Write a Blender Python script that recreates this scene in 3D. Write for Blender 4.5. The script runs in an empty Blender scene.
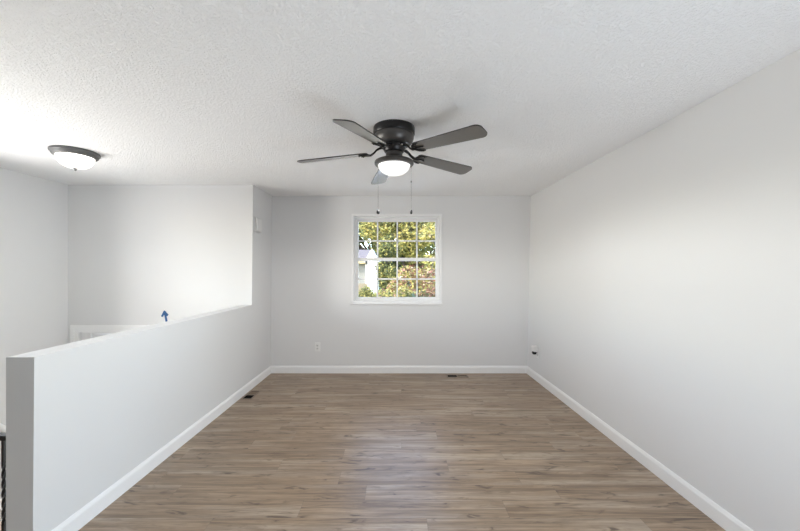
import bpy, bmesh, math, random
from mathutils import Vector, Matrix
random.seed(11)
S = bpy.context.scene
COL = S.collection
PI = math.pi

# ------------------------------------------------------------------ camera
cam = bpy.data.objects.new('camera', bpy.data.cameras.new('camera'))
COL.objects.link(cam)
cam.location = (0, 0, 1.42)
cam.rotation_euler = (PI / 2, 0, 0)
cam.data.sensor_width = 36
cam.data.lens = 345 / 800 * 36
cam.data.shift_x = 0.0025
cam.data.shift_y = 0.0056
cam.data.clip_start = 0.05
S.camera = cam

# ------------------------------------------------------------------ sky, sun, daylight, exposure
world = bpy.data.worlds.new('sky')
S.world = world
world.use_nodes = True
wn = world.node_tree
bg = wn.nodes['Background']
sky = wn.nodes.new('ShaderNodeTexSky')
sky.sky_type = 'NISHITA'
sky.sun_disc = False
sky.sun_elevation = math.radians(40)
sky.sun_rotation = math.radians(207)
sky.altitude = 100
wn.links.new(sky.outputs[0], bg.inputs[0])
bg.inputs[1].default_value = 1.15


def lamp(name, kind, loc, aim, power, color=(1, 1, 1), size=None):
    d = bpy.data.lights.new(name, kind)
    d.energy = power
    d.color = color
    o = bpy.data.objects.new(name, d)
    COL.objects.link(o)
    o.location = loc
    o.rotation_euler = Vector(aim).to_track_quat('-Z', 'Y').to_euler()
    if kind == 'AREA':
        d.shape = 'RECTANGLE'
        d.size, d.size_y = size
    return o


sun = lamp('sun', 'SUN', (-6, -6, 12), (0.30, 0.52, -0.80), 7.0, (1.0, 0.93, 0.82))
sun.data.angle = 0.01
# area lights added as fill daylight, at made-up openings out of view
lamp('fill_light_patio_door', 'AREA', (1.72, 0.30, 0.55), (-1.0, 0.9, 0.85), 33, (0.80, 0.89, 1.0), (1.4, 1.1))
lamp('fill_light_stair_window', 'AREA', (-4.00, 2.30, 1.15), (1, -0.30, 0.0), 72, (1.0, 0.985, 0.96), (1.1, 1.2))


S.view_settings.view_transform = 'Standard'
S.view_settings.look = 'None'
S.view_settings.exposure = 0.42
S.view_settings.gamma = 1.0
S.view_settings.use_curve_mapping = False
S.cycles.max_bounces = 10
S.cycles.diffuse_bounces = 7
S.cycles.sample_clamp_indirect = 6

# ------------------------------------------------------------------ materials


def newmat(name, color=(.8, .8, .8), rough=.5, metal=0.0, spec=.5):
    m = bpy.data.materials.new(name)
    m.use_nodes = True
    b = m.node_tree.nodes['Principled BSDF']
    b.inputs['Base Color'].default_value = (*color, 1)
    b.inputs['Roughness'].default_value = rough
    b.inputs['Metallic'].default_value = metal
    b.inputs['Specular IOR Level'].default_value = spec
    return m


def bump(m, scale, dist, strength=1.0, detail=3.0, rough=.55, ramp=None):
    t = m.node_tree
    n = t.nodes
    tc = n.new('ShaderNodeTexCoord')
    no = n.new('ShaderNodeTexNoise')
    no.inputs['Scale'].default_value = scale
    no.inputs['Detail'].default_value = detail
    no.inputs['Roughness'].default_value = rough
    t.links.new(tc.outputs['Object'], no.inputs['Vector'])
    out = no.outputs['Fac']
    if ramp:
        r = n.new('ShaderNodeMapRange')
        r.interpolation_type = 'SMOOTHSTEP'
        r.inputs[1].default_value, r.inputs[2].default_value = ramp
        t.links.new(out, r.inputs[0])
        out = r.outputs[0]
    b = n.new('ShaderNodeBump')
    b.inputs['Strength'].default_value = strength
    b.inputs['Distance'].default_value = dist
    t.links.new(out, b.inputs['Height'])
    t.links.new(b.outputs[0], n['Principled BSDF'].inputs['Normal'])
    return m


M = {}
M['paint'] = bump(newmat('grey_wall_paint', (.755, .755, .755), .55, spec=.3), 260, .0006, .5)
M['ceiling'] = bump(newmat('textured_ceiling_paint', (.94, .94, .94), .8, spec=.2), 90, .0065, .66, 4.0, .6, (.40, .70))
M['rear'] = newmat('dark_rear_wall_absorber', (.12, .12, .12), .6)  # unseen rear wall made dark so little light bounces off it
M['trim'] = newmat('white_trim_paint', (.90, .90, .90), .3)
M['vinyl'] = newmat('white_vinyl', (.88, .88, .88), .3)
M['plastic'] = newmat('white_plastic', (.83, .83, .82), .35)
M['face_plastic'] = newmat('pale_grey_plastic', (.70, .70, .69), .4)
M['dark_plastic'] = newmat('dark_plastic', (.02, .02, .022), .6, spec=.25)
M['black_metal'] = newmat('black_metal', (.012, .012, .014), .4, .3)
M['bronze'] = bump(newmat('dark_bronze_metal', (.095, .09, .086), .38, .55), 300, .0003, .3)
M['bronze_dark'] = newmat('black_bronze_metal', (.022, .021, .021), .35, .5)
M['steel'] = newmat('bright_steel', (.75, .74, .72), .25, 1.0)
M['pewter'] = newmat('pewter_metal', (.15, .15, .15), .5, .3)
M['tape'] = bump(newmat('blue_masking_tape', (.018, .10, .27), .6), 400, .0004, .5)
M['duct'] = newmat('dark_duct_and_slat_shade', (.012, .011, .010), .8)
M['register'] = newmat('brown_register_metal', (.26, .205, .165), .45, .2)
M['register_dark'] = newmat('dark_brown_register_metal', (.24, .18, .13), .45, .2)
M['stairs'] = newmat('pale_stair_carpet', (.5, .48, .45), .9)


def blade_material():
    m = newmat('grey_brown_blade_veneer', (.14, .13, .11), .3, 0, .5)
    t = m.node_tree
    n = t.nodes
    tc = n.new('ShaderNodeTexCoord')
    mp = n.new('ShaderNodeMapping')
    mp.inputs['Scale'].default_value = (3, 60, 60)
    no = n.new('ShaderNodeTexNoise')
    no.inputs['Scale'].default_value = 2
    no.inputs['Detail'].default_value = 4
    cr = n.new('ShaderNodeValToRGB')
    cr.color_ramp.elements[0].color = (.082, .074, .060, 1)
    cr.color_ramp.elements[1].color = (.112, .102, .085, 1)
    b = n['Principled BSDF']
    t.links.new(tc.outputs['Object'], mp.inputs['Vector'])
    t.links.new(mp.outputs[0], no.inputs['Vector'])
    t.links.new(no.outputs['Fac'], cr.inputs[0])
    t.links.new(cr.outputs[0], b.inputs['Base Color'])
    b.inputs['Coat Weight'].default_value = 1.0
    b.inputs['Coat Roughness'].default_value = .1
    return m


M['blade'] = blade_material()
M['blade_edge'] = newmat('dark_blade_edge', (.03, .028, .026), .5)


def lit_glass(name, color, strength):
    m = newmat(name, (.85, .85, .85), .25)
    b = m.node_tree.nodes['Principled BSDF']
    b.inputs['Emission Color'].default_value = (*color, 1)
    b.inputs['Emission Strength'].default_value = strength
    return m


M['fan_globe'] = lit_glass('lit_frosted_globe', (1, .985, .96), .5)
M['foyer_globe'] = lit_glass('bright_frosted_bowl', (1, .93, .84), 5.5)


def glass_material():
    m = bpy.data.materials.new('clear_window_glass')
    m.use_nodes = True
    t = m.node_tree
    n = t.nodes
    n.clear()
    out = n.new('ShaderNodeOutputMaterial')
    mix = n.new('ShaderNodeMixShader')
    tr = n.new('ShaderNodeBsdfTransparent')
    tr.inputs[0].default_value = (.97, .98, .97, 1)
    gl = n.new('ShaderNodeBsdfGlossy')
    gl.inputs['Roughness'].default_value = 0.0
    fr = n.new('ShaderNodeFresnel')
    fr.inputs[0].default_value = 1.45
    t.links.new(fr.outputs[0], mix.inputs[0])
    t.links.new(tr.outputs[0], mix.inputs[1])
    t.links.new(gl.outputs[0], mix.inputs[2])
    t.links.new(mix.outputs[0], out.inputs[0])
    return m


M['glass'] = glass_material()


def floor_material():
    m = newmat('taupe_oak_plank_floor', (.3, .25, .2), .42, spec=.45)
    t = m.node_tree
    n = t.nodes
    L = t.links.new

    def math_(op, a, b=None, c=None):
        q = n.new('ShaderNodeMath')
        q.operation = op
        for i, v in enumerate((a, b, c)):
            if v is None:
                continue
            if isinstance(v, (int, float)):
                q.inputs[i].default_value = v
            else:
                L(v, q.inputs[i])
        return q.outputs[0]

    def comb(x, y, z):
        q = n.new('ShaderNodeCombineXYZ')
        for i, v in enumerate((x, y, z)):
            if isinstance(v, (int, float)):
                q.inputs[i].default_value = v
            else:
                L(v, q.inputs[i])
        return q.outputs[0]

    def white(v):
        q = n.new('ShaderNodeTexWhiteNoise')
        q.noise_dimensions = '3D'
        L(v, q.inputs['Vector'])
        return q.outputs['Value']

    def noise(v, scale, detail, rough=.6, dist=0.0):
        q = n.new('ShaderNodeTexNoise')
        q.inputs['Scale'].default_value = scale
        q.inputs['Detail'].default_value = detail
        q.inputs['Roughness'].default_value = rough
        q.inputs['Distortion'].default_value = dist
        L(v, q.inputs['Vector'])
        return q.outputs['Fac']

    def rng(v, a, b, lo=0.0, hi=1.0):
        q = n.new('ShaderNodeMapRange')
        q.inputs[1].default_value, q.inputs[2].default_value = a, b
        q.inputs[3].default_value, q.inputs[4].default_value = lo, hi
        L(v, q.inputs[0])
        return q.outputs[0]

    def mixc(f, a, b, mode='MIX'):
        q = n.new('ShaderNodeMix')
        q.data_type = 'RGBA'
        q.blend_type = mode
        for sock, v in ((q.inputs[0], f), (q.inputs[6], a), (q.inputs[7], b)):
            if isinstance(v, (int, float)):
                sock.default_value = v
            elif isinstance(v, tuple):
                sock.default_value = (*v, 1)
            else:
                L(v, sock)
        return q.outputs[2]

    tc = n.new('ShaderNodeTexCoord')
    sp = n.new('ShaderNodeSeparateXYZ')
    L(tc.outputs['Object'], sp.inputs[0])
    X, Y = sp.outputs[0], sp.outputs[1]
    W, LEN = .152, 1.22
    row = math_('FLOOR', math_('DIVIDE', Y, W))
    xo = math_('ADD', X, math_('MULTIPLY', white(comb(row, 3.3, 0)), LEN))
    idx = math_('FLOOR', math_('DIVIDE', xo, LEN))
    rnd = white(comb(row, idx, 7.0))
    rnd2 = white(comb(idx, row, 2.0))
    off = math_('MULTIPLY', rnd, 37.0)
    grain = noise(comb(math_('MULTIPLY', X, 1.5), math_('MULTIPLY', Y, 34.0), off), 1.0, 6, .66, .5)
    fine = noise(comb(math_('MULTIPLY', X, 6.0), math_('MULTIPLY', Y, 110.0), off), 1.0, 4, .65)
    broad = noise(comb(math_('MULTIPLY', X, .9), math_('MULTIPLY', Y, 7.0), off), 1.0, 2, .5, .4)
    knot = noise(comb(math_('MULTIPLY', X, 6.0), math_('MULTIPLY', Y, 21.0), math_('ADD', off, 11.0)), 1.0, 3, .55, .9)
    base = mixc(rng(rnd, 0, 1), (.365, .254, .160), (.435, .314, .206))
    col = mixc(rng(grain, .38, .64, .0, .95), base, (.175, .114, .067))
    col = mixc(rng(broad, .48, .70, 0, .65), col, (.52, .43, .335))
    col = mixc(rng(fine, .46, .68, 0, .6), col, (.15, .10, .062))
    streak = noise(comb(math_('MULTIPLY', X, .8), math_('MULTIPLY', Y, 48.0), math_('ADD', off, 5.0)), 1.0, 2, .5, .3)
    col = mixc(rng(streak, .54, .68, 0, .6), col, (.165, .108, .066))
    col = mixc(rng(knot, .55, .65, 0, .45), col, (.13, .082, .048))
    col = mixc(rng(knot, .635, .70, 0, .85), col, (.085, .05, .028))
    # seams
    fy = math_('ABSOLUTE', math_('SUBTRACT', math_('FRACT', math_('DIVIDE', Y, W)), .5))
    fx = math_('ABSOLUTE', math_('SUBTRACT', math_('FRACT', math_('DIVIDE', xo, LEN)), .5))
    seam = math_('MAXIMUM', math_('GREATER_THAN', fy, .5 - .0011 / W), math_('GREATER_THAN', fx, .5 - .0011 / LEN))
    col = mixc(math_('MULTIPLY', seam, .4), col, (.06, .045, .035))
    b = n['Principled BSDF']
    L(col, b.inputs['Base Color'])
    L(rng(grain, .3, .7, .33, .42), b.inputs['Roughness'])
    b.inputs['Specular IOR Level'].default_value = 1.0
    bp = n.new('ShaderNodeBump')
    bp.inputs['Strength'].default_value = .35
    bp.inputs['Distance'].default_value = .001
    L(math_('SUBTRACT', math_('MULTIPLY', fine, .5), seam), bp.inputs['Height'])
    L(bp.outputs[0], b.inputs['Normal'])
    return m


M['floor'] = floor_material()


def leaf(name, c):
    m = bpy.data.materials.new(name)
    m.use_nodes = True
    t = m.node_tree
    n = t.nodes
    b = n['Principled BSDF']
    b.inputs['Base Color'].default_value = (*c, 1)
    b.inputs['Roughness'].default_value = .55
    b.inputs['Specular IOR Level'].default_value = .25
    tl = n.new('ShaderNodeBsdfTranslucent')
    tl.inputs[0].default_value = (*[min(1, v * 1.1) for v in c], 1)
    mx = n.new('ShaderNodeMixShader')
    mx.inputs[0].default_value = .35
    t.links.new(b.outputs[0], mx.inputs[1])
    t.links.new(tl.outputs[0], mx.inputs[2])
    t.links.new(mx.outputs[0], n['Material Output'].inputs[0])
    return m


LEAF = {k: leaf(k + '_leaf', c) for k, c in dict(
    yellow=(.42, .35, .115), lime=(.28, .27, .08), olive=(.13, .135, .048), green=(.075, .09, .034),
    deep=(.035, .042, .02), pink=(.30, .15, .11), rust=(.19, .08, .045), brown=(.10, .058, .036),
    cream=(.42, .34, .22)).items()}
M['bark'] = bump(newmat('brown_bark', (.055, .042, .032), .9), 30, .02, .8)
M['lawn'] = bump(newmat('lawn_green', (.08, .10, .03), .95), 60, .02, .8)
M['siding_white'] = newmat('white_siding', (.60, .59, .57), .6)
M['siding_grey'] = newmat('grey_beige_siding', (.135, .135, .125), .7)
M['trim_tan'] = newmat('tan_fascia', (.27, .22, .12), .7)
M['shingle'] = bump(newmat('grey_roof_shingle', (.075, .07, .07), .9), 25, .02, .8)
M['shingle_pink'] = bump(newmat('weathered_roof_shingle', (.10, .085, .088), .9), 25, .02, .8)
M['concrete'] = bump(newmat('pale_concrete', (.74, .73, .70), .85), 40, .004, .5)
M['fence'] = newmat('tan_fence_wood', (.15, .12, .075), .8)

# ------------------------------------------------------------------ mesh helpers


def box(bm, x0, x1, y0, y1, z0, z1, mat=0):
    v = [bm.verts.new(p) for p in ((x0, y0, z0), (x1, y0, z0), (x1, y1, z0), (x0, y1, z0),
                                   (x0, y0, z1), (x1, y0, z1), (x1, y1, z1), (x0, y1, z1))]
    fs = []
    for f in ((0, 3, 2, 1), (4, 5, 6, 7), (0, 1, 5, 4), (1, 2, 6, 5), (2, 3, 7, 6), (3, 0, 4, 7)):
        fc = bm.faces.new([v[i] for i in f])
        fc.material_index = mat
        fs.append(fc)
    return v


def prism(bm, pts, axis, a, b):
    """extrude a 2D outline along an axis; pts in the two other axes' order"""
    def p(q, t):
        if axis == 'x':
            return (t, q[0], q[1])
        if axis == 'y':
            return (q[0], t, q[1])
        return (q[0], q[1], t)
    A = [bm.verts.new(p(q, a)) for q in pts]
    B = [bm.verts.new(p(q, b)) for q in pts]
    bm.faces.new(A)
    bm.faces.new(B[::-1])
    k = len(pts)
    for i in range(k):
        bm.faces.new((A[i], B[i], B[(i + 1) % k], A[(i + 1) % k]))
    return A + B


def lathe(bm, prof, seg=56, c=(0, 0, 0)):
    rings = []
    for r, z in prof:
        if r < 1e-6:
            rings.append([bm.verts.new((c[0], c[1], c[2] + z))])
        else:
            rings.append([bm.verts.new((c[0] + r * math.cos(2 * PI * i / seg), c[1] + r * math.sin(2 * PI * i / seg), c[2] + z))
                          for i in range(seg)])
    for a, b in zip(rings, rings[1:]):
        for i in range(seg):
            j = (i + 1) % seg
            if len(a) == 1 and len(b) == 1:
                continue
            if len(a) == 1:
                bm.faces.new((a[0], b[i], b[j]))
            elif len(b) == 1:
                bm.faces.new((a[i], b[0], a[j]))
            else:
                bm.faces.new((a[i], b[i], b[j], a[j]))


def tube(bm, pts, r, seg=10, flat=1.0):
    pts = [Vector(p) for p in pts]
    rings = []
    for i, p in enumerate(pts):
        d = (pts[min(i + 1, len(pts) - 1)] - pts[max(i - 1, 0)]).normalized()
        up = Vector((0, 0, 1)) if abs(d.z) < .95 else Vector((0, 1, 0))
        s = d.cross(up).normalized()
        u = s.cross(d)
        rr = r[i] if isinstance(r, (list, tuple)) else r
        rings.append([bm.verts.new(p + s * rr * math.cos(2 * PI * k / seg) + u * rr * flat * math.sin(2 * PI * k / seg)) for k in range(seg)])
    for a, b in zip(rings, rings[1:]):
        for k in range(seg):
            bm.faces.new((a[k], a[(k + 1) % seg], b[(k + 1) % seg], b[k]))
    bm.faces.new(rings[0][::-1])
    bm.faces.new(rings[-1])


def obj(name, bm, mats, parent=None, smooth=None, bevel=0, loc=None):
    bmesh.ops.recalc_face_normals(bm, faces=bm.faces)
    me = bpy.data.meshes.new(name)
    bm.to_mesh(me)
    bm.free()
    for m in (mats if isinstance(mats, (list, tuple)) else [mats]):
        me.materials.append(m)
    o = bpy.data.objects.new(name, me)
    COL.objects.link(o)
    if smooth is not None:
        for p in me.polygons:
            p.use_smooth = True
        me.set_sharp_from_angle(angle=math.radians(smooth))
    if bevel:
        md = o.modifiers.new('edge', 'BEVEL')
        md.width = bevel
        md.segments = 2
        md.limit_method = 'ANGLE'
    if parent:
        o.parent = parent
    if loc:
        o.location = loc
    return o


def tag(o, label, cat, group=None):
    o['label'] = label
    o['category'] = cat
    if group:
        o['group'] = group
    return o


def thing(name, loc, label, cat, group=None, rz=0):
    o = bpy.data.objects.new(name, None)
    o.empty_display_size = .1
    COL.objects.link(o)
    o.location = loc
    o.rotation_euler.z = rz
    return tag(o, label, cat, group)


def struct(o):
    o['kind'] = 'structure'
    return o


def empty_struct(name, loc=(0, 0, 0)):
    o = bpy.data.objects.new(name, None)
    COL.objects.link(o)
    o.location = loc
    return struct(o)


B = bmesh.new

# ------------------------------------------------------------------ the room
XR, XL, XLO, YB, H = 1.833, -1.750, -1.885, 4.755, 2.44
YF, XF, ZF = 4.13, -3.95, -1.37          # foyer back wall, foyer left wall, foyer floor
HALF = 1.0
YEND = 1.659


def left_lean(z):
    return -.007 + .0082 * z


def right_x(y, z):
    """the side wall stands slightly out of square and out of plumb"""
    return 1.778 + .0075 * (YB - y) + .05 * z / H



# floor, with two duct openings
holes = [(-1.718, -1.620, 3.800, 4.042), (.662, .925, 4.570, 4.655)]
bm = B()
xs = sorted({XLO, XR + .1} | {h[i] for h in holes for i in (0, 1)})
ys = sorted({-2.55, YB + .1} | {h[i] for h in holes for i in (2, 3)})
grid = {}


def gv(x, y):
    if (x, y) not in grid:
        grid[(x, y)] = bm.verts.new((x, y, 0))
    return grid[(x, y)]


for x0, x1 in zip(xs, xs[1:]):
    for y0, y1 in zip(ys, ys[1:]):
        if any(h[0] <= x0 and x1 <= h[1] and h[2] <= y0 and y1 <= h[3] for h in holes):
            continue
        bm.faces.new((gv(x0, y0), gv(x1, y0), gv(x1, y1), gv(x0, y1)))
ext = bmesh.ops.extrude_face_region(bm, geom=list(bm.faces))
for v in ext['geom']:
    if isinstance(v, bmesh.types.BMVert):
        v.co.z = -.12
box(bm, XF - .1, XLO, -2.55, 1.95, -.12, 0)
struct(obj('floor', bm, M['floor']))

bm = B()
box(bm, XF - .1, XR + .15, -2.6, YB + .15, H, H + .15)
box(bm, XR + .15, XR + 3.2, -2.6, 3.0, H, H + .15)            # unseen slab added to keep sun out of the patio door
box(bm, XF - 1.6, XF - .1, -2.6, 4.2, H, H + .15)              # unseen overhang added to block sun at the stair window
struct(obj('ceiling', bm, M['ceiling']))

# window opening in the back wall
WX0, WX1, WZ0, WZ1 = -.622, .594, .980, 2.180
bm = B()
box(bm, XLO, WX0, YB, YB + .15, -.1, H)
box(bm, WX1, XR + .15, YB, YB + .15, -.1, H)
box(bm, WX0, WX1, YB, YB + .15, -.1, WZ0)
box(bm, WX0, WX1, YB, YB + .15, WZ1, H)
struct(obj('wall_back', bm, M['paint']))

# right wall with an added patio door opening, out of view beside the camera
bm = B()
box(bm, XR, XR + .15, 1.40, YB, -.1, H)
box(bm, XR, XR + .15, -2.5, -.15, -.1, H)
box(bm, XR, XR + .15, -.15, 1.40, 2.12, H)
for v in bm.verts:
    if abs(v.co.x - XR) < 1e-5:
        v.co.x = right_x(v.co.y, v.co.z)
struct(obj('wall_right', bm, M['paint']))

# half wall, its full-height end by the back wall
bm = B()
prism(bm, [(YEND, -.1), (YB, -.1), (YB, H), (YF, H), (YF, HALF), (YEND, HALF)], 'x', XLO, XL)
for v in bm.verts:
    if abs(v.co.x - XL) < 1e-5:
        v.co.x += left_lean(v.co.z)
struct(obj('wall_left', bm, M['paint']))
bm = B()
box(bm, XLO, XL, 1.95, YF, ZF, -.1)
struct(obj('wall_stairwell', bm, M['paint']))

# foyer back wall with the door opening
DX0, DX1, DZ1 = -3.812, -2.70, .672
bm = B()
box(bm, XF, DX0, YF, YF + .15, ZF, H)
box(bm, DX1, XLO, YF, YF + .15, ZF, H)
box(bm, DX0, DX1, YF, YF + .15, DZ1, H)
struct(obj('wall_foyer_back', bm, M['paint']))
bm = B()
box(bm, XF - .15, XF, 3.2, YF + .15, ZF, H)
box(bm, XF - .15, XF, -2.5, 1.7, ZF, H)
box(bm, XF - .15, XF, 1.7, 3.2, 2.17, H)
box(bm, XF - .15, XF, 1.7, 3.2, ZF, .67)
struct(obj('wall_foyer_left', bm, M['paint']))
bm = B()
box(bm, XF - .1, XR + .15, -2.6, -2.5, -.1, H)
struct(obj('wall_rear', bm, M['rear']))

# foyer landing and the flight up to the hall
bm = B()
box(bm, XF, XLO, 1.95, YF, ZF - .1, ZF)
for i in range(6):
    box(bm, XF, -3.0, 1.95, 2.35 + .196 * (i + 1), -.196 * (i + 2) if i < 5 else ZF, -.196 * (i + 1))
box(bm, XF, -3.0, 1.95, 2.35, -.196, 0)
struct(obj('floor_foyer', bm, M['stairs']))


def baseboard(name, p0, p1, n):
    """profile along a straight run; n = direction into the room"""
    bm = B()
    prof = [(0, 0), (.0145, 0), (.0145, .078), (.010, .090), (.006, .098), (0, .100)]
    p0, p1, n = Vector(p0), Vector(p1), Vector(n)
    A = [bm.verts.new(p0 + n * a + Vector((0, 0, b))) for a, b in prof]
    C = [bm.verts.new(p1 + n * a + Vector((0, 0, b))) for a, b in prof]
    bm.faces.new(A)
    bm.faces.new(C[::-1])
    for i in range(len(prof)):
        j = (i + 1) % len(prof)
        bm.faces.new((A[i], C[i], C[j], A[j]))
    return struct(obj(name, bm, M['trim']))


baseboard('baseboard_back', (XL, YB, 0), (XR, YB, 0), (0, -1, 0))
baseboard('baseboard_left', (XL - .007, YEND, 0), (XL - .007, YB - .0145, 0), (1, 0, 0))
baseboard('baseboard_right', (right_x(1.4, 0) + .001, 1.40, 0), (right_x(YB, 0) + .001, YB - .0145, 0), (-1, 0, 0))

# ------------------------------------------------------------------ window
win = empty_struct('window_1', (0, YB, WZ0))


def ring(bm, x0, x1, z0, z1, w, y0, y1, wb=None):
    wb = w if wb is None else wb
    box(bm, x0, x0 + w, y0, y1, z0, z1)
    box(bm, x1 - w, x1, y0, y1, z0, z1)
    box(bm, x0 + w, x1 - w, y0, y1, z1 - w, z1)
    box(bm, x0 + w, x1 - w, y0, y1, z0, z0 + wb)


def wpart(name, bm, mat, parent=win, bevel=.002):
    for v in bm.verts:
        v.co -= Vector((0, YB, WZ0)) if parent is win else Vector((0, YB, WZ0))
    return obj(name, bm, mat, parent, bevel=bevel)


bm = B()
ring(bm, -.637, .608, .965, 2.193, .020, YB - .009, YB)
ring(bm, -.618, .590, .982, 2.176, .012, YB - .004, YB + .10)
wpart('casing', bm, M['vinyl'])
bm = B()
ring(bm, -.606, .578, .994, 2.164, .030, YB + .045, YB + .13, .022)
wpart('frame', bm, M['vinyl'])
bm = B()
box(bm, -.658, .612, YB - .026, YB + .045, .945, .966)
box(bm, -.640, .600, YB - .008, YB, .932, .945)
wpart('sill', bm, M['vinyl'], bevel=.003)

GX0, GX1 = -.555, .526
MX = (-.288, -.011, .265)


def sash(name, z0, z1, g0, g1, y, mz):
    bm = B()
    x0, x1 = GX0 - .026, GX1 + .026
    box(bm, x0, GX0, y, y + .032, z0, z1)
    box(bm, GX1, x1, y, y + .032, z0, z1)
    box(bm, GX0, GX1, y, y + .032, g1, z1)
    box(bm, GX0, GX1, y, y + .032, z0, g0)
    for mx in MX:
        box(bm, mx - .010, mx + .010, y + .009, y + .023, g0, g1)
    box(bm, GX0, GX1, y + .009, y + .023, mz - .010, mz + .010)
    o = wpart(name, bm, M['vinyl'])
    gb = B()
    box(gb, GX0, GX1, y + .014, y + .018, g0, g1)
    wpart('glass', gb, M['glass'], o, 0)
    return o


sash('upper_sash', 1.545, 2.134, 1.588, 2.099, YB + .090, 1.829)
lower = sash('lower_sash', 1.012, 1.590, 1.040, 1.549, YB + .056, 1.294)
bm = B()
box(bm, -.040, .020, YB + .040, YB + .056, 1.572, 1.586)
box(bm, -.015, .012, YB + .030, YB + .046, 1.584, 1.592)
wpart('sash_lock', bm, M['vinyl'])

# window added on the stair wall, out of view, for fill light
sw = empty_struct('added_window_2', (XF, 2.45, .67))
bm = B()
for a, b_, c, d in ((-.75, -.70, 0, 1.5), (.70, .75, 0, 1.5), (-.70, .70, 0, .05), (-.70, .70, 1.45, 1.5), (-.015, .015, .05, 1.45)):
    box(bm, -.10, -.04, a, b_, c, d)
obj('frame', bm, M['vinyl'], sw, bevel=.003)
bm = B()
box(bm, -.072, -.068, -.70, .70, .05, 1.45)
obj('glass', bm, M['glass'], sw)

# sliding patio door added beside the camera, unseen, for fill light
pd = empty_struct('added_door_2', (XR, .625, 0))
bm = B()
for a, b_, c, d in ((-.775, -.70, 0, 2.12), (.70, .775, 0, 2.12), (-.70, .70, 0, .06), (-.70, .70, 2.05, 2.12), (-.035, .035, .06, 2.05)):
    box(bm, .05, .12, a, b_, c, d)
obj('frame', bm, M['vinyl'], pd, bevel=.003)
bm = B()
box(bm, .083, .087, -.70, -.035, .06, 2.05)
box(bm, .083, .087, .035, .70, .06, 2.05)
obj('glass', bm, M['glass'], pd)

# ------------------------------------------------------------------ foyer door
door = empty_struct('door_1', (0, YF, ZF))


def dpart(name, bm, mat, bevel=.003, parent=door):
    for v in bm.verts:
        v.co -= Vector((0, YF, ZF))
    return obj(name, bm, mat, parent, bevel=bevel)


bm = B()
prism(bm, [(DX0 - .080, ZF), (DX0, ZF), (DX0, DZ1), (DX1, DZ1), (DX1, ZF), (DX1 + .08, ZF), (DX1 + .08, DZ1 + .08), (DX0 - .08, DZ1 + .08)], 'y', YF - .014, YF)
prism(bm, [(DX0 - .092, ZF), (DX0 - .05, ZF), (DX0 - .05, DZ1 + .05), (DX1 + .05, DZ1 + .05), (DX1 + .05, ZF), (DX1 + .092, ZF), (DX1 + .092, DZ1 + .092), (DX0 - .092, DZ1 + .092)], 'y', YF - .024, YF - .012)
dpart('casing', bm, M['trim'])
bm = B()
box(bm, DX0, DX0 + .105, YF + .03, YF + .12, ZF, DZ1)
box(bm, DX1 - .03, DX1, YF + .03, YF + .12, ZF, DZ1)
box(bm, DX0 + .105, DX1 - .03, YF + .03, YF + .12, DZ1 - .02, DZ1)
dpart('jamb', bm, M['trim'])
bm = B()
sx0, sx1 = DX0 + .112, DX1 - .034
box(bm, sx0, sx1, YF + .050, YF + .09, ZF + .01, DZ1 - .028)
for a, b in ((.12, .43), (.55, .86)):
    for c, d in ((.10, .42), (.50, .90)):
        w = sx1 - sx0
        box(bm, sx0 + w * a, sx0 + w * b, YF + .044, YF + .052, ZF + 2.0 * c, ZF + 2.0 * d)
slab = dpart('slab', bm, M['trim'])
bm = B()
lathe(bm, [(0, 0), (.022, .004), (.028, .02), (.022, .036), (.012, .042), (.012, .06), (.03, .062), (.03, .068), (0, .068)], 24)
bmesh.ops.rotate(bm, verts=bm.verts, matrix=Matrix.Rotation(-PI / 2, 3, 'X'))
bmesh.ops.translate(bm, verts=bm.verts, vec=(sx1 - .07, -.018, .95))
obj('knob', bm, M['steel'], slab, 40)
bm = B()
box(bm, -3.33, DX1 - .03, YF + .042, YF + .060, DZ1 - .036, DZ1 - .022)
dpart('gap_daylight_strip', bm, M['plastic'])  # white strip drawn in place of daylight leaking above the slab

# ------------------------------------------------------------------ ceiling fan
FX, FY = -.028, 2.48
fan = thing('ceiling_fan', (FX, FY, H), 'dark bronze flush ceiling fan with five grey-brown blades and a frosted globe light', 'ceiling fan')
bm = B()
lathe(bm, [(0, 0), (.147, 0), (.149, -.006), (.149, -.046), (.145, -.052), (.138, -.054)])
obj('ceiling_canopy', bm, M['bronze_dark'], fan, 35)
bm = B()
lathe(bm, [(.140, -.053), (.142, -.062), (.141, -.080), (.135, -.097), (.126, -.110), (.116, -.119), (.090, -.122), (.060, -.123), (0, -.123)])
obj('motor_housing', bm, M['bronze'], fan, 35)
bm = B()
lathe(bm, [(0, -.121), (.078, -.121), (.082, -.126), (.082, -.148), (.078, -.153), (.070, -.172), (.060, -.178), (0, -.178)])
obj('rotor', bm, M['bronze_dark'], fan, 35)
bm = B()
lathe(bm, [(0, -.176), (.058, -.176), (.060, -.200), (.064, -.212), (.080, -.224), (.105, -.231), (.128, -.237), (.138, -.243), (.141, -.250), (.140, -.262), (.134, -.268), (.116, -.270), (.105, -.262), (0, -.262)])
obj('light_kit', bm, M['bronze'], fan, 35)
bm = B()
prof = [(.116 * math.cos(t * PI / 2 / 12) ** .9, -.262 - .078 * math.sin(t * PI / 2 / 12)) for t in range(12)] + [(0, -.340)]
lathe(bm, prof)
obj('glass_globe', bm, M['fan_globe'], fan, 60)
fl_ = lamp('fan_lamp_light', 'SPOT', (FX, FY, H - .38), (0, 0, -1), 40, (1, .975, .94))
fl_.data.spot_size = math.radians(180)
fl_.data.spot_blend = .32
fl_.data.shadow_soft_size = .03

BZ0, R0, R1, PITCH = -.185, .187, .709, math.radians(11.5)


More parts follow.
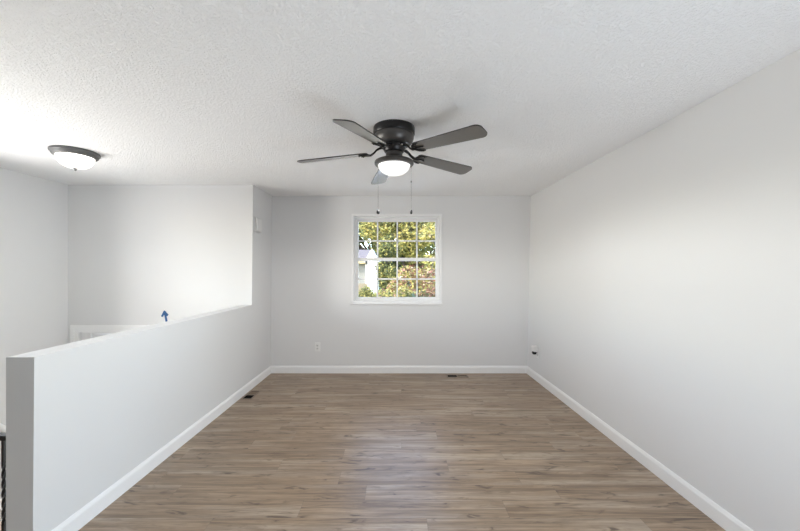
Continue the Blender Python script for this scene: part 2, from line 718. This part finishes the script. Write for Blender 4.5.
def blade_outline():
    pts = []

    def corner(cx, cy, r, a0, a1, k=7):
        for i in range(k + 1):
            a = math.radians(a0 + (a1 - a0) * i / k)
            pts.append((cx + r * math.cos(a), cy + r * math.sin(a)))
    wi, wo = .052, .069
    corner(R1 - .045, wo - .045, .045, 90, 5)
    corner(R1 - .040, -wo + .040, .040, -5, -90)
    corner(R0 + .03, -wi + .025, .025, -90, -170)
    corner(R0 + .03, wi - .025, .025, 170, 90)
    return pts[::-1]


def blade_part(bm, ang, pitch=True):
    m = Matrix.Rotation(ang, 4, 'Z') @ Matrix.Translation((R0, 0, BZ)) @ Matrix.Rotation(droop, 4, 'Y') @ Matrix.Translation((-R0, 0, 0))
    if pitch:
        m = m @ Matrix.Rotation(-PITCH, 4, 'X')
    bmesh.ops.transform(bm, matrix=m, verts=bm.verts)


for k in range(5):
    a = -1.975 + k * 2 * PI / 5
    drop = (.028, .005, .011, .031, .028)[k]      # the blades hang a little unevenly
    BZ, droop = BZ0, math.atan((drop + .015) / (R1 - R0))
    bm = B()
    vs = prism(bm, blade_outline(), 'z', 0, .007)
    for f in bm.faces:
        f.material_index = 0 if len(f.verts) > 4 else 1
    blade_part(bm, a)
    blade = obj('blade', bm, [M['blade'], M['blade_edge']], fan)
    bm = B()
    # arm dropping from the rotor to a crescent bracket under the blade root
    tube(bm, [(.070, 0, .045 - drop * .2), (.100, 0, .039 - drop * .2), (.125, 0, .026 - drop * .1), (.145, 0, .006), (.170, 0, -.008), (.200, 0, -.006)],
         [.017, .015, .012, .012, .014, .018], 10, .55)
    arc = []
    for i in range(13):
        t = math.radians(-105 + 210 * i / 12)
        arc.append((.235 - .052 * math.cos(t), .050 * math.sin(t), -.005))
    tube(bm, arc, [.006 + .006 * math.sin(PI * i / 12) for i in range(13)], 8, .45)
    tube(bm, [(.190, 0, -.005), (.225, 0, -.005), (.262, 0, -.004)], [.016, .011, .006], 8, .4)
    blade_part(bm, a)
    iron = obj('blade_bracket', bm, M['bronze_dark'], fan, 50)
    for (sx, sy, sz) in ((.232, .046, -.010), (.232, -.046, -.010), (.255, 0, -.008)):
        bm = B()
        lathe(bm, [(0, -.003), (.004, -.002), (.005, .002), (0, .002)], 12, (sx, sy, sz))
        blade_part(bm, a)
        obj('screw', bm, M['bronze_dark'], iron, 40)
    for s in (-.16, .16):
        bm = B()
        c = (.083 * math.cos(a + s), .083 * math.sin(a + s), -.140)
        tube(bm, [c, (c[0] * 1.08, c[1] * 1.08, c[2])], [.008, .005], 10)
        obj('rotor_screw', bm, M['steel'], fan, 40)

for dx, zend, sz in ((-.115, -.590, .011), (.123, -.590, .008)):
    bm = B()
    pts = [(dx * .98, 0, -.255), (dx, 0, -.265), (dx, 0, zend)]
    tube(bm, pts, .0007, 6)
    for i in range(60):
        z = -.275 - (abs(zend) - .275) * i / 60
        lathe(bm, [(0, .0014), (.0014, 0), (0, -.0014)], 6, (dx, 0, z))
    ch = obj('pull_chain', bm, M['bronze_dark'], fan)
    bm = B()
    lathe(bm, [(0, .004), (.004, .003), (sz, -.006), (sz, -.022), (sz * .6, -.028), (0, -.029)], 20, (dx, 0, zend))
    obj('pull_knob', bm, M['dark_plastic'], ch, 50)
    if dx > 0:
        bm = B()
        lathe(bm, [(0, .008), (.003, .006), (.004, 0), (.003, -.006), (0, -.008)], 14, (dx, 0, -.385))
        obj('chain_connector', bm, M['bronze_dark'], ch, 50)

# ------------------------------------------------------------------ flush ceiling light in the foyer
fl = thing('flush_ceiling_light', (-2.787, 2.98, H), 'lit frosted bowl ceiling light with pewter rim over the foyer', 'ceiling light')
bm = B()
lathe(bm, [(0, 0), (.166, 0), (.168, -.006), (.167, -.018), (.160, -.024), (.157, -.032), (.150, -.042), (.140, -.048), (.130, -.049), (.124, -.043), (0, -.043)])
obj('pan', bm, M['pewter'], fl, 30)
bm = B()
prof = [(.127 * math.cos(t * PI / 2 / 14) ** .85, -.045 - .095 * math.sin(t * PI / 2 / 14)) for t in range(14)] + [(0, -.140)]
lathe(bm, prof)
obj('glass_bowl', bm, M['foyer_globe'], fl, 60)
bm = B()
lathe(bm, [(0, -.137), (.016, -.138), (.018, -.142), (.010, -.147), (.007, -.152), (.009, -.156), (.006, -.163), (0, -.165)], 20)
obj('finial', bm, M['pewter'], fl, 50)

# ------------------------------------------------------------------ door chime on the wall end
ch = thing('door_chime', (XL + left_lean(1.97) - .001, 4.25, 1.97), 'white door chime box high on the narrow wall end above the half wall', 'door chime')
bm = B()
box(bm, 0, .030, -.078, .078, -.084, .090)
obj('backing', bm, M['face_plastic'], ch, bevel=.004)
bm = B()
box(bm, .030, .040, -.066, .066, -.072, .078)
obj('cover', bm, M['plastic'], ch, bevel=.004)

# ------------------------------------------------------------------ outlets


def outlet(loc, rz, label):
    t = thing('wall_outlet', loc, label, 'outlet', rz=rz)
    bm = B()
    box(bm, -.0375, .0375, -.006, 0, -.062, .062)
    obj('cover_plate', bm, M['plastic'], t, bevel=.003)
    for dz in (.021, -.021):
        bm = B()
        pts = [(.017 * math.cos(i * PI / 10), dz + max(-.0135, min(.0135, .017 * math.sin(i * PI / 10)))) for i in range(20)]
        prism(bm, pts, 'y', -.009, -.006)
        r = obj('receptacle', bm, M['face_plastic'], t)
        bm = B()
        box(bm, -.0075, -.005, -.0095, -.0089, dz - .001, dz + .007)
        box(bm, .005, .0075, -.0095, -.0089, dz - .001, dz + .007)
        prism(bm, [(.003 * math.cos(i * PI / 5), dz - .007 + .003 * math.sin(i * PI / 5)) for i in range(10)], 'y', -.0095, -.0089)
        obj('slots', bm, M['dark_plastic'], r)
    bm = B()
    lathe(bm, [(0, 0), (.003, 0), (.003, .0015), (0, .002)], 12)
    bmesh.ops.rotate(bm, verts=bm.verts, matrix=Matrix.Rotation(PI / 2, 3, 'X'))
    bmesh.ops.translate(bm, verts=bm.verts, vec=(0, -.006, 0))
    obj('screw', bm, M['steel'], t)
    return t


outlet((-1.110, YB, .360), 0, 'white duplex outlet on the grey back wall under the left of the window')
outlet((right_x(4.405, .35) + .001, 4.405, .353), -PI / 2, 'white outlet on the right wall behind the plug-in adapter')
ad = thing('plug_adapter', (right_x(4.405, .40) - .0095, 4.405, .412), 'small white plug-in adapter with dark lower end in the side wall outlet', 'adapter')
bm = B()
prism(bm, [(0, -.034), (-.050, -.034), (-.066, -.020), (-.070, .028), (-.060, .040), (0, .040)], 'y', -.026, .026)
obj('body', bm, M['plastic'], ad, bevel=.004)
bm = B()
prism(bm, [(-.014, -.034), (-.020, -.066), (-.056, -.068), (-.068, -.040), (-.054, -.034)], 'y', -.021, .021)
obj('dark_end', bm, M['dark_plastic'], ad, bevel=.005)['label'] = 'black lower end'

# ------------------------------------------------------------------ floor registers


def register(x0, x1, y0, y1, along, label):
    cx, cy = (x0 + x1) / 2, (y0 + y1) / 2
    t = thing('floor_register', (cx, cy, 0), label, 'floor vent')
    hx, hy = (x1 - x0) / 2, (y1 - y0) / 2
    bm = B()
    for a in (-1, 1):
        box(bm, *sorted((a * (hx + .012), a * (hx - .004))), -hy - .012, hy + .012, 0.0003, .004)
        box(bm, -hx + .004, hx - .004, *sorted((a * (hy + .012), a * (hy - .004))), 0.0003, .004)
    if along == 'y':
        box(bm, -hx, hx, -.008, .008, -.002, .004)
    else:
        box(bm, -.006, .006, -hy, hy, -.002, .004)
    obj('frame', bm, M['register'], t, bevel=.001)
    bm = B()
    box(bm, -hx, hx, -hy, -hy + .002, -.11, -.0)
    box(bm, -hx, hx, hy - .002, hy, -.11, -.0)
    box(bm, -hx, -hx + .002, -hy, hy, -.11, -.0)
    box(bm, hx - .002, hx, -hy, hy, -.11, -.0)
    box(bm, -hx, hx, -hy, hy, -.115, -.11)
    obj('duct', bm, M['duct'], t)
    for half in (0, 1):
        bm = B()
        nsl = 8
        if along == 'y':
            lo, hi = (-hy + .004, -.009) if half == 0 else (.009, hy - .004)
        else:
            lo, hi = (-hx + .004, -.007) if half == 0 else (.007, hx - .004)
        for i in range(nsl):
            c = lo + (hi - lo) * (i + .5) / nsl
            w = (hi - lo) / nsl * (.75 if half == 0 else 1.08)
            if along == 'y':
                vs = box(bm, -hx + .003, hx - .003, -w / 2, w / 2, -.0006, .0006)
                ang = math.radians(-34 if half == 0 else 38)
                rot = Matrix.Rotation(ang, 3, 'X')
                tr = Vector((0, c, -.006))
            else:
                vs = box(bm, -w / 2, w / 2, -hy + .003, hy - .003, -.0006, .0006)
                ang = math.radians(82 if half == 0 else 12)
                rot = Matrix.Rotation(ang, 3, 'Y')
                tr = Vector((c, 0, -.003 if half else -.010))
            bmesh.ops.rotate(bm, verts=vs, matrix=rot)
            bmesh.ops.translate(bm, verts=vs, vec=tr)
        obj('louver_panel', bm, M['duct'] if half == 0 else M['register_dark'], t)  # first half's slats coloured duct-dark, shade between louvers put into the colour
    return t


register(*holes[0], 'y', 'brown metal floor register beside the half wall baseboard')
register(*holes[1], 'x', 'brown metal floor register in front of the back wall below the window')

# ------------------------------------------------------------------ blue tape arrow on the foyer wall
px = 4.125 / 345


def pix(x, y):
    return ((x - 398) * px, 1.42 + (270 - y) * px)


ta = thing('tape_arrow', (pix(165, 330)[0], YF - .0005, pix(165, 330)[1]), 'blue painter tape arrow pointing up on the foyer wall above the half wall', 'tape arrow')


def strip(a, b, w, y, name):
    ax, az = pix(*a)
    bx_, bz = pix(*b)
    d = Vector((bx_ - ax, 0, bz - az))
    L = d.length
    d.normalize()
    nrm = Vector((-d.z, 0, d.x))
    o = Vector((ax, YF, az)) - Vector((ta.location.x, ta.location.y, ta.location.z))
    bm = B()
    pts = []
    for s, e in ((-1, 0), (-.3, .004), (.4, -.003), (1, .003)):
        pts.append(o + nrm * s * w + d * e)
    for s, e in ((1, -.003), (.3, .004), (-.4, -.002), (-1, .002)):
        pts.append(o + nrm * s * w + d * (L + e))
    prism(bm, [(p.x, p.z) for p in pts], 'y', y - .0015, y)
    obj(name, bm, M['tape'], ta)


strip((167.6, 328), (164.6, 312.5), .0125, 0, 'stem_strip')
strip((161.8, 316.8), (164.7, 311.0), .0125, -.0016, 'head_strip')
strip((167.8, 315.6), (164.0, 311.4), .0135, -.0032, 'head_strip')

# ------------------------------------------------------------------ black railing behind the half wall
rl = thing('metal_railing', (XLO, 1.75, 0), 'black metal railing with twisted balusters behind the half wall end', 'railing')
RZ = .573
bm = B()
box(bm, -1.13, 0, -.018, .018, RZ - .012, RZ + .014)
obj('top_rail', bm, M['black_metal'], rl, bevel=.003)
bm = B()
box(bm, -1.13, 0, -.012, .012, .06, .08)
obj('bottom_rail', bm, M['black_metal'], rl, bevel=.002)
bm = B()
box(bm, -1.17, -1.13, -.02, .02, 0, RZ + .06)
obj('newel_post', bm, M['black_metal'], rl, bevel=.003)
bx = -.115
while bx > -1.1:
    bm = B()
    n = 30
    rings = []
    for i in range(n + 1):
        z = .08 + (RZ - .092) * i / n
        tw = 0 if (i < 3 or i > n - 8) else (i - 3) / (n - 11) * 3 * PI
        tw = 3 * PI if i > n - 8 else tw
        rings.append([bm.verts.new((bx + 0.0085 * math.cos(PI / 4 + k * PI / 2 + tw), 0.0085 * math.sin(PI / 4 + k * PI / 2 + tw), z)) for k in range(4)])
    for p, q in zip(rings, rings[1:]):
        for k in range(4):
            bm.faces.new((p[k], p[(k + 1) % 4], q[(k + 1) % 4], q[k]))
    obj('baluster', bm, M['black_metal'], rl)
    bx -= .11

# white handrail down the foyer side wall
hr = thing('wall_handrail', (XF, 2.35, .90), 'white handrail sloping down the foyer side wall', 'handrail')
bm = B()
tube(bm, [(.065, 0, 0), (.065, 1.33, -1.33)], .030, 14)
obj('rail', bm, M['trim'], hr, 50)
for y in (.2, 1.18):
    bm = B()
    tube(bm, [(0, y, -y - .07), (.045, y, -y - .07), (.065, y, -y - .02)], .007, 8)
    obj('bracket', bm, M['pewter'], hr, 50)

# ------------------------------------------------------------------ outside


def gz(y):
    t = max(0, min(1, (y - 6) / 9))
    return -1.45 + 1.25 * t * t * (3 - 2 * t)


bm = B()
rows = []
for y in [5.2, 6, 7, 8, 9, 10, 11, 12, 13, 14, 15, 18, 30, 45, 70]:
    rows.append([bm.verts.new((x, y, gz(y))) for x in (-45, -20, -8, 0, 8, 20, 45)])
for a, b in zip(rows, rows[1:]):
    for i in range(6):
        bm.faces.new((a[i], a[i + 1], b[i + 1], b[i]))
box(bm, 2.05, 12, -6, 5.2, -1.55, -1.45)
struct(obj('ground_lawn', bm, M['lawn']))
bm = B()
rows = [[bm.verts.new((x, y, gz(y) + .012)) for x in (-9, 9)] for y in (5.2, 6, 7, 8, 9, 10, 11, 11.6)]
for a, b in zip(rows, rows[1:]):
    bm.faces.new((a[0], a[1], b[1], b[0]))
struct(obj('ground_bounce_slab', bm, M['concrete']))  # unseen pale slab added to bounce daylight up through the window
bm = B()
box(bm, XR + .15, XR + 3.1, -2.6, 3.0, -.16, -.03)
struct(obj('floor_patio', bm, M['concrete']))


def leaves(bm, c, r, n, size, mats, shell=.55, weights=None):
    for _ in range(n):
        while True:
            p = Vector((random.uniform(-1, 1), random.uniform(-1, 1), random.uniform(-1, 1)))
            if shell < p.length < 1:
                break
        q = Vector((c[0] + p.x * r[0], c[1] + p.y * r[1], c[2] + p.z * r[2]))
        d = Vector((random.gauss(0, 1), random.gauss(0, 1), random.gauss(0, .7))).normalized()
        e = d.cross(Vector((random.gauss(0, 1), random.gauss(0, 1), random.gauss(0, 1)))).normalized()
        s = size * random.uniform(.6, 1.3)
        f = d.cross(e) * s * .18
        v = [bm.verts.new(q - d * s), bm.verts.new(q + e * s * .45 + f), bm.verts.new(q + d * s), bm.verts.new(q - e * s * .45 + f)]
        mi = random.choices(range(mats), weights)[0]
        for t in ((0, 1, 2), (0, 2, 3)):
            bm.faces.new([v[i] for i in t]).material_index = mi


def plant(kind, x, y, label, cat, blobs, cols, weights, size, trunk=None, group=None):
    t = thing(kind, (x, y, gz(y)), label, cat, group)
    bm = B()
    for c, r, n in blobs:
        leaves(bm, c, r, n, size, len(cols), weights=weights)
    obj('foliage', bm, [LEAF[k] for k in cols], t)
    bm = B()
    if trunk:
        h, r = trunk
        tube(bm, [(0, 0, -.05), (.05, .02, h * .4), (-.04, 0, h)], [r, r * .75, r * .45], 10)
        for c, rr, n in blobs:
            tube(bm, [(0, 0, h * .5), (c[0] * .5, c[1] * .5, (h * .5 + c[2]) * .5 + .2), c], [r * .4, r * .28, r * .1], 7)
        obj('trunk', bm, M['bark'], t, 50)
    else:
        for c, rr, n in blobs:
            tube(bm, [(c[0] * .3, c[1] * .3, -.03), (c[0] * .8, c[1] * .8, c[2] * .6), c], [.03, .02, .008], 6)
        obj('stems', bm, M['bark'], t, 50)
    return t


def crown(n, cx, cz, rx, rz, ry=1.6, leaf_n=900, br=.9):
    out = []
    for _ in range(n):
        a = random.uniform(0, 2 * PI)
        q = random.uniform(.2, 1) ** .5
        out.append(((cx + rx * q * math.cos(a), random.uniform(-ry, ry), cz + rz * q * math.sin(a)),
                    (br * random.uniform(.75, 1.25), br, br * random.uniform(.6, 1.0)), leaf_n))
    return out


# tall trees past the street
plant('yellow_green_tree', .3, 20, 'big yellow-green tree filling the middle of the window view', 'tree',
      crown(34, 0, 4.6, 1.85, 2.3, 1.5, 850, 1.0), ['yellow', 'lime', 'olive', 'green'], [4, 4, 3, 1.5], .115, (4.0, .08))
plant('shade_tree', -2.4, 36, 'tall dark green tree behind the white gabled house', 'tree',
      crown(34, 0, 5.2, 4.0, 3.6, 1.5, 620, 1.6), ['olive', 'green', 'deep', 'lime'], [3, 3, 2, 1.5], .26, (4.8, .3))
plant('thin_tree', 2.15, 15.8, 'sparse yellow tree with sky showing through beside the grey roof', 'tree',
      crown(11, -.2, 2.8, .95, 1.4, .6, 150, .5), ['yellow', 'lime', 'cream', 'olive'], [4, 3, 1.5, 2], .12, (3.2, .14))
plant('olive_tree', -.42, 15.5, 'dark olive leafy tree right of the white gable', 'tree',
      crown(14, 0, 1.9, .25, .95, .5, 520, .36), ['olive', 'green', 'deep', 'lime', 'yellow'], [3, 3, 2, 1.5, 1.5], .075, (1.7, .06))
plant('hedge_tree', 3.4, 44, 'rusty green wall of far foliage low behind the yellow trees', 'tree',
      crown(30, 0, 3.6, 4.4, 2.6, 1.5, 420, 1.6), ['olive', 'rust', 'yellow', 'green', 'pink'], [3, 2, 2, 2, 1], .24, (3.6, .3))
# shrubs nearer the house
plant('autumn_shrub', .55, 11.5, 'pink and rust autumn shrub low in the right of the window', 'shrub',
      crown(18, 0, 1.35, .62, .66, .35, 330, .36), ['pink', 'yellow', 'rust', 'olive', 'cream', 'lime'], [3, 2.5, 1.5, 2.5, 1.5, 2], .055)
plant('autumn_shrub', 1.2, 9.4, 'brown-red shrub in the lower corner of the window by the frame', 'shrub',
      crown(16, 0, 1.5, .42, .82, .35, 330, .36), ['brown', 'pink', 'rust', 'lime', 'cream', 'olive'], [3, 3, 2, 1.5, 1.5, 1.5], .05)
plant('leafy_shrub', -.12, 9.7, 'loose yellow-green shrub low in the window under the olive tree', 'shrub',
      crown(12, 0, 1.35, .40, .50, .3, 330, .32), ['lime', 'yellow', 'olive', 'green', 'cream', 'pink'], [3, 3, 3, 2, 1.2, .8], .05)
plant('round_shrub', -.77, 8.35, 'round green shrub with yellow top before the white house', 'shrub',
      [((0, 0, 1.20), (.32, .32, .95), 2200), ((0, 0, 1.85), (.25, .25, .42), 1800)], ['lime', 'olive', 'green', 'yellow'], [3, 3, 2, 2], .035)

# white neighbouring house
HY = 24.0
k = HY / 345


def hx(x): return (x - 398) * k


def hz(y): return 1.42 + (270 - y) * k


hs = thing('white_house', (hx(370), HY, gz(HY)), 'white gabled house with grey wing seen through the left window panes', 'house')
O = Vector((hx(370), HY, gz(HY)))


def hpart(name, bm, mat, parent=hs):
    for v in bm.verts:
        v.co -= O
    return obj(name, bm, mat, parent)


g0 = gz(HY) - .05
bm = B()
prism(bm, [(hx(365.4), g0), (hx(377.6), g0), (hx(377.6), hz(261)), (hx(371.8), hz(250.5)), (hx(365.4), hz(261))], 'y', HY, HY + 2)
hpart('gable_wall', bm, M['siding_white'])
bm = B()
for s in ((hx(364.6), hz(262.6), hx(371.8), hz(250.0)), (hx(378.4), hz(262.6), hx(371.8), hz(250.0))):
    prism(bm, [(s[0], s[1]), (s[2], s[3]), (s[2], s[3] + .10), (s[0], s[1] + .10)], 'y', HY - .02, HY + 2)
hpart('gable_roof', bm, M['siding_white'])
bm = B()
box(bm, hx(330), hx(365.4), HY + 1.2, HY + 6, g0, hz(262))
hpart('side_wing', bm, M['siding_grey'])
bm = B()
box(bm, hx(330), hx(365.4), HY + .75, HY + 1.2, hz(263.4), hz(259.6))
hpart('fascia', bm, M['trim_tan'])
bm = B()
prism(bm, [(HY + .7, hz(259.6)), (HY + 4.5, hz(259.6) + .95), (HY + 4.5, hz(259.6) + .85), (HY + .9, hz(260.4))], 'x', hx(330), hx(367))
hpart('roof', bm, M['shingle_pink'])
bm = B()
box(bm, hx(365.6), hx(367.2), HY - .14, HY, hz(264.5), hz(261))
box(bm, hx(365.9), hx(366.9), HY - .12, HY - .02, hz(261), hz(260))
hpart('lantern', bm, M['black_metal'])

fn = thing('tan_fence', (hx(362), 19, gz(19)), 'short tan fence panel left of the round shrub', 'fence')
bm = B()
fk = 19 / 345
for i in range(8):
    x0 = (352 - 398) * fk + i * .105
    box(bm, x0, x0 + .095, 19, 19.03, gz(19) - .05, 1.42 - 13.5 * fk)
for v in bm.verts:
    v.co -= Vector((hx(362), 19, gz(19)))
obj('fence_panel', bm, M['fence'], fn)

gr = thing('grey_roofed_house', (4.6, 30, gz(30)), 'grey roofed house at the right edge of the window view', 'house')
bm = B()
box(bm, -1.1, 3.5, 0, 6, 0, 2.6)
obj('walls', bm, M['siding_grey'], gr)
bm = B()
prism(bm, [(-1.4, 2.5), (1.2, 5.0), (3.8, 2.5), (3.6, 2.5), (1.2, 4.85), (-1.2, 2.5)], 'y', -.3, 6.3)
prism(bm, [(-1.2, 2.5), (1.2, 4.85), (3.6, 2.5)], 'y', 0, 6)
obj('roof', bm, M['shingle'], gr)
